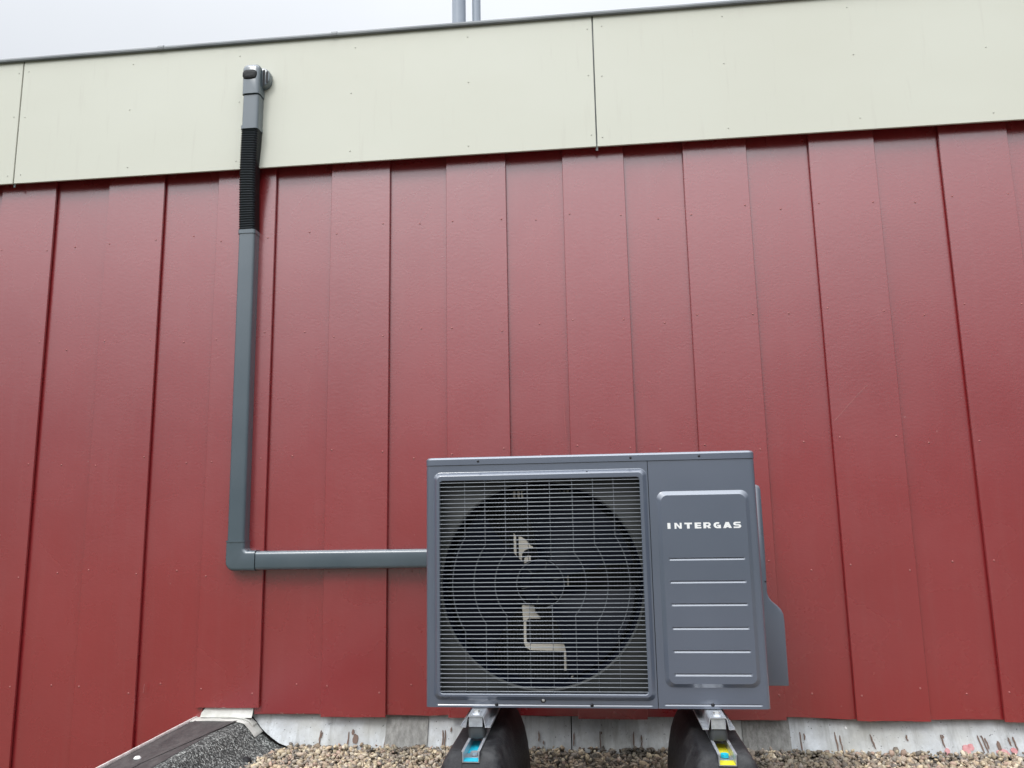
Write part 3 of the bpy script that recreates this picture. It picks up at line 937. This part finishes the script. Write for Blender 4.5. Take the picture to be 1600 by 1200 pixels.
# grille: horizontal wires, upright wires that bow round the hub, hub ring
YW = -.5995
nw = 50
z_first, z_last = .0868, -.4895
me = None
for k in range(nw):
    z = z_first+(z_last-z_first)*k/(nw-1)
    if me is None:
        m = MB(); m.tube([(op[0]-.004, YW, z), (op[1]+.004, YW, z)], .00115, 8)
        o = m.obj('grille_wire', wire, H, smooth=True); me = o.data; zf = z
    else:
        o = link_mesh('grille_wire', me, H, (0, 0, z-zf))
cxw, czw = -.1555, -.2005
for xo, Rk in ((.2140, .2505), (.1555, .1895), (.0965, .1290), (.0320, .0670)):
    for sgn in (-1, 1):
        dz = math.sqrt(Rk*Rk-xo*xo)
        if Rk < .07:
            for za, zb in ((op[3]+.004, czw+dz), (czw-dz, op[2]-.004)):
                m = MB(); m.tube([(cxw+sgn*xo, YW+.0024, za), (cxw+sgn*xo, YW+.0024, zb)], .0009, 6); m.obj('grille_wire', wired, H, smooth=True)
            continue
        pts = [(cxw+sgn*xo, YW+.0024, op[3]+.004), (cxw+sgn*xo, YW+.0024, czw+dz)]
        a0 = math.atan2(dz, xo)
        for j in range(1, 16):
            a = a0-2*a0*j/16
            pts.append((cxw+sgn*Rk*cos(a), YW+.0024, czw+Rk*sin(a)))
        pts += [(cxw+sgn*xo, YW+.0024, czw-dz), (cxw+sgn*xo, YW+.0024, op[2]-.004)]
        m = MB(); m.tube(pts, .0009, 6); m.obj('grille_wire', wired, H, smooth=True)
m = MB(); m.tube([(cxw+.067*cos(2*PI*k/48), YW+.0024, czw+.067*sin(2*PI*k/48)) for k in range(49)], .0008, 6); m.obj('grille_ring', wired, H, smooth=True)
# fan: hub and three broad blades
fan = None
m = MB()
m.loft([[(CX+r*cos(2*PI*k/40), y, CZ+r*sin(2*PI*k/40)) for k in range(40)] for r, y in ((.066, -.495), (.066, -.538), (.062, -.543), (.036, -.545), (.034, -.539), (.014, -.539), (.012, -.550), (.004, -.552))], True, True)
fan = m.obj('fan_hub', bladem, H, angle=35)
m2 = MB()
for a in range(6):
    t = rad(60*a+15)
    m2.add([(CX+cos(t)*.037-sin(t)*s*.0015, -.5462 if q else -.5455, CZ+sin(t)*.037+cos(t)*s*.0015) for q in (0, 1) for s in (-1, 1)] +
           [(CX+cos(t)*.060-sin(t)*s*.0015, -.5462 if q else -.5455, CZ+sin(t)*.060+cos(t)*s*.0015) for q in (0, 1) for s in (-1, 1)],
           [(0, 1, 3, 2), (4, 6, 7, 5), (0, 4, 5, 1), (2, 3, 7, 6), (2, 6, 4, 0), (1, 5, 7, 3)])
m2.obj('hub_ribs', shroud, fan)
def blade(a0, a1):
    nr, na = 9, 12; F_ = []; V_ = []
    for i in range(nr+1):
        t = i/nr; r = .064+(.270-.064)*t
        lead_ = rad(a1)-.10*t+.22*t*t; trail = rad(a0)+.05*sin(PI*t)-.05*t
        for j in range(na+1):
            s = j/na; a = trail+(lead_-trail)*s
            y = -.540+.050*s-.012*sin(PI*s)+.006*t
            V_.append((CX+r*cos(a), y, CZ+r*sin(a)))
    w = na+1
    F_ = [(i*w+j, i*w+j+1, (i+1)*w+j+1, (i+1)*w+j) for i in range(nr) for j in range(na)]
    n = len(V_); VV = V_+[(x, y+.003, z) for x, y, z in V_]
    FF = F_+[tuple(reversed([q+n for q in f])) for f in F_]
    rim = list(range(w))+[i*w+na for i in range(1, nr+1)]+[nr*w+j for j in range(na-1, -1, -1)]+[i*w for i in range(nr-1, 0, -1)]
    for a_, b_ in zip(rim, rim[1:]+rim[:1]): FF.append((a_, b_, b_+n, a_+n))
    mesh('fan_blade', VV, FF, bladem, H, angle=40)
for a0, a1 in ((14, 100), (132, 228), (288, 350)): blade(a0, a1)
# motor bracket seen through the gaps of the blades
def plate(P, y0, y1, name='motor_bracket', mt=bracketm):
    n = len(P)
    V_ = [(x, y0, z) for x, z in P]+[(x, y1, z) for x, z in P]
    mesh(name, V_, [tuple(range(n)), tuple(reversed(range(n, 2*n)))]+[(i, n+i, n+(i+1) % n, (i+1) % n) for i in range(n)], mt, H)
YB = -.4880
plate([(-.2400, -.062), (-.2330, -.070), (-.2320, -.160), (-.2400, -.160)], YB, YB+.01)
plate([(-.2250, -.072), (-.2190, -.072), (-.2060, -.080), (-.1940, -.092), (-.1900, -.099), (-.1830, -.101), (-.1830, -.106), (-.1960, -.108), (-.2080, -.113), (-.2160, -.124), (-.2180, -.165), (-.2250, -.165)], YB, YB+.002)
plate([(-.2090, -.135), (-.2000, -.128), (-.1900, -.128), (-.1900, -.142), (-.2090, -.150)], YB-.004, YB)
plate([(-.2190, -.268), (-.2080, -.272), (-.1830, -.272), (-.1790, -.292), (-.1660, -.304), (-.1650, -.309), (-.2000, -.309), (-.2090, -.316), (-.2160, -.318)], YB, YB+.002)
plate([(-.2150, -.314), (-.2075, -.314), (-.2075, -.374), (-.1960, -.381), (-.1000, -.381), (-.0930, -.390), (-.0930, -.455), (-.0990, -.455), (-.0990, -.401), (-.1980, -.398), (-.2100, -.390), (-.2150, -.378)], YB, YB+.003)
plate([(-.0840, -.140), (-.0790, -.140), (-.0790, -.260), (-.0840, -.260)], YB, YB+.006)
plate([(-.0800, -.405), (-.0740, -.405), (-.0740, -.480), (-.0800, -.480)], YB, YB+.006)
for x in (-.239, -.226, -.215, -.101, -.088, -.078):
    plate([(x, .062), (x+.006, .062), (x+.006, .040), (x, .040)], YB, YB+.004, 'motor_bracket')
m = MB(); m.loft([[(CX+r*cos(2*PI*k/24), y, CZ+r*sin(2*PI*k/24)) for k in range(24)] for r, y in ((.05, -.485), (.055, -.48), (.055, -.40))], True, True); m.obj('fan_motor', dark_in, H, angle=40)
m = MB(); m.box(XL+.0045, SE+.001, -.400, -.395, ZB+.013, ZT-.001); 
# valve cover on the right flank
P = [(XR-.0015, .070), (.492, .070), (.500, .066), (.504, .057), (.505, -.12), (.503, -.245), (.506, -.259), (.514, -.271), (.530, -.285), (.539, -.295), (.545, -.308), (.547, -.325), (.5465, -.510), (XR-.0015, -.510)]
m = MB()
def off(P, d):
    cx_, cz_ = .47, -.22
    out = []
    for x, z in P:
        out.append((x if x < .46 else x-d, z-d if z > 0 else (z+d if z < -.5 else z)))
    return out
m.loft([[(x, y, z) for x, z in Q] for y, Q in ((-.420, off(P, .004)), (-.4185, off(P, .0015)), (-.415, P), (-.300, P), (-.297, off(P, .003)))], True, True)
vc = m.obj('valve_cover', paint, H, angle=35)
m = MB(); m.dome(.4995, -.4205, -.215, .0025, .0015, 8); m.obj('screw', screwd, vc)
# lettering on the service panel
LX = lambda u: .2052+(u-320)/(998-320)*.2018
LZ0, LZ1 = -.0535, -.0372
def letter(u0, u1, polys):
    x0, x1 = LX(u0), LX(u1); w_, h_ = x1-x0, LZ1-LZ0
    m = MB(); y = YF-.0100
    for k, pl in enumerate(polys):
        n = len(pl); yy = y-.0005-.00002*k
        m.add([(x0+u*w_, yy, LZ0+v*h_) for u, v in pl]+[(x0+u*w_, y-.0001, LZ0+v*h_) for u, v in pl],
              [tuple(range(n))]+[(i, n+i, n+(i+1) % n, (i+1) % n) for i in range(n)])
    m.obj('letter', white, sp)
def rc(a, b, c_, d): return [(a, c_), (b, c_), (b, d), (a, d)]
def bow(cx_, cz_, ra, rb, ta, tb, a0, a1, n=10):
    """list of quads forming a thick elliptical arc"""
    Q = []
    for k in range(n):
        p, q = rad(a0+(a1-a0)*k/n), rad(a0+(a1-a0)*(k+1)/n)
        Q.append([(cx_+ra*cos(p), cz_+rb*sin(p)), (cx_+ra*cos(q), cz_+rb*sin(q)), (cx_+(ra-ta)*cos(q), cz_+(rb-tb)*sin(q)), (cx_+(ra-ta)*cos(p), cz_+(rb-tb)*sin(p))])
    return Q
letter(320, 348, [rc(0, 1, 0, 1)])
letter(385, 452, [rc(0, .27, 0, 1), rc(.73, 1, 0, 1), [(.0, 1), (.30, 1), (1, 0), (.70, 0)]])
letter(478, 548, [rc(0, 1, .72, 1), rc(.32, .68, 0, .74)])
letter(572, 632, [rc(0, .42, 0, 1), rc(.38, 1, .76, 1), rc(.38, .94, .39, .61), rc(.38, 1, 0, .24)])
letter(652, 722, [rc(0, .36, 0, 1), rc(.32, .66, .76, 1), rc(.32, .66, .30, .50), [(.45, .35), (.78, .35), (1.0, 0), (.62, 0)]]+bow(.64, .65, .34, .35, .30, .22, -90, 90))
letter(745, 815, bow(.5, .5, .5, .52, .34, .27, 48, 270)+[rc(.48, .96, -.02, .24), rc(.64, .96, .2, .52), rc(.48, .96, .36, .56)])
letter(832, 912, [[(.32, 1), (.68, 1), (.34, 0), (0, 0)], [(.32, 1), (.68, 1), (1, 0), (.66, 0)], rc(.28, .72, .15, .36)])
letter(925, 998, [rc(.28, .94, .78, 1.02), rc(.28, .74, .40, .62), rc(.05, .74, -.02, .22)]+bow(.32, .71, .30, .31, .30, .22, 90, 270)+bow(.70, .30, .30, .32, .30, .22, -90, 90))
# mounting rails that carry the unit: folded steel, they stick out in front
def rail(cx_):
    y0, y1 = -.672, -.20
    t = .002; zt, zf = -.5362, -.5660
    P = [(-.041, zf), (-.041, zf+t+.003), (-.039, zf+t+.003), (-.0385, zf+t), (-.027, zf+t), (-.0235, zt-.004), (-.020, zt), (.020, zt), (.0235, zt-.004), (.027, zf+t), (.0385, zf+t), (.039, zf+t+.003), (.041, zf+t+.003), (.041, zf),
         (.026, zf), (.0215, zt-.006), (.019, zt-t), (-.019, zt-t), (-.0215, zt-.006), (-.026, zf)]
    m = MB(); m.loft([[(cx_+u, y, z) for u, z in P] for y in (y0, y1)], True, True)
    r_ = m.obj('mounting_rail', galv, H)
    m = MB(); m.loft([rrect_xy(cx_-.012, cx_+.012, -.660, -.622, .006, zt+.0004, 3), rrect_xy(cx_-.010, cx_+.010, -.658, -.624, .005, zt+.0022, 3)], True, True); m.obj('slot_plate', galv, r_)
    m = MB(); m.loft([[(cx_+q*.0085*cos(rad(60*k)), -.641+q*.0085*sin(rad(60*k)), z) for k in range(6)] for q, z in ((1, zt+.0022), (1, zt+.008), (.7, zt+.009))], True, True); m.obj('bolt', screwl, r_)
    # closing lip at the front
    m = MB(); m.box(cx_-.0185, cx_+.0185, y0+.004, y0+.006, zf+.001, zt-t-.0005); m.obj('end_lip', galv, r_)
rail(-.333); rail(.3045)

# ------------------------------------------------------------------ rubber feet
def foot(cx_, lab, tape):
    t = thing('rubber_foot', lab, 'support foot', (cx_, -.51, -.82), 'black rubber feet under the heat pump')
    m = MB()
    R3 = []
    def notch(P, y0, z, w_=.0226):
        # two extra points either side of the channel so that the slot stays open at the front
        zi = min(z, -.6235)
        return P[:21]+[(cx_-w_, y0, z), (cx_-w_+.0002, y0, zi), (cx_+w_-.0002, y0, zi), (cx_+w_, y0, z)]+P[21:]
    for hw, y0, y1, z, r in ((.104, -.830, -.195, -.8195, .02), (.103, -.829, -.196, -.780, .022), (.098, -.818, -.205, -.720, .026), (.090, -.800, -.216, -.672, .028), (.080, -.785, -.228, -.640, .026),
                            (.070, -.772, -.240, -.618, .022), (.062, -.762, -.250, -.606, .018), (.0565, -.757, -.256, -.6015, .014), (.053, -.753, -.262, -.600, .012)):
        R3.append(notch(rrect_xy(cx_-hw, cx_+hw, y0, y1, r, z, 6), y0, z))
    R3.append(notch(rrect_xy(cx_-.0225, cx_+.0225, -.7515, -.2640, .0001, -.600, 6), -.7515, -.600, .0224))
    R3.append(notch(rrect_xy(cx_-.0225, cx_+.0225, -.7515, -.2640, .0001, -.6235, 6), -.7515, -.6235, .0224))
    m.loft(R3, True, True)
    m.obj('rubber_block', rubber, t, angle=38)
    # raised ribs forming a cross on the flanks
    m = MB()
    P = [(-.0215, -.6225), (-.0215, -.5975), (-.0235, -.5965), (-.0235, -.5950), (-.0165, -.5950), (-.0165, -.5975), (-.0195, -.5985), (-.0195, -.6205), (.0195, -.6205), (.0195, -.5985), (.0165, -.5975), (.0165, -.5950), (.0235, -.5950), (.0235, -.5965), (.0215, -.5975), (.0215, -.6225)]
    m.loft([[(cx_+u, y, z) for u, z in P] for y in (-.7760, -.2660)], True, True)
    ch = m.obj('steel_channel', galv, t)
    for ya, yb in tape[1]:
        m = MB(); m.box(cx_-.0188, cx_+.0188, ya, yb, -.6203, -.6190)
        m.obj('tape_strip', tape[0], ch)
    m = MB(); m.loft([[(cx_+.002+.011*cos(rad(60*k+15)), tape[2]+.011*sin(rad(60*k+15)), z) for k in range(6)] for z in (-.6188, -.6110)], True, True); m.obj('bolt_head', tape[3], ch)
    # damper between channel and rail
    m = MB(); m.loft([rrect_xy(cx_+tape[4]-q, cx_+tape[4]+q, -.640-q2, -.640+q2, .012, z, 5) for q, q2, z in ((.0215, .024, -.5955), (.0235, .026, -.5900), (.0235, .026, -.5780), (.0215, .024, -.5670))], True, True)
    m.obj('vibration_damper', damp, t, angle=35)
foot(-.330, 'black rubber foot under the left end of the heat pump, blue tape in its channel', (cyan, ((-.706, -.600), (-.7755, -.748)), -.724, galv, -.002))
foot(.307, 'black rubber foot under the right end of the heat pump, yellow tape in its channel', (yellow, ((-.696, -.600), (-.7755, -.742)), -.716, cyan, -.002))

for o in bpy.data.objects:
    if '_b' in o: del o['_b']
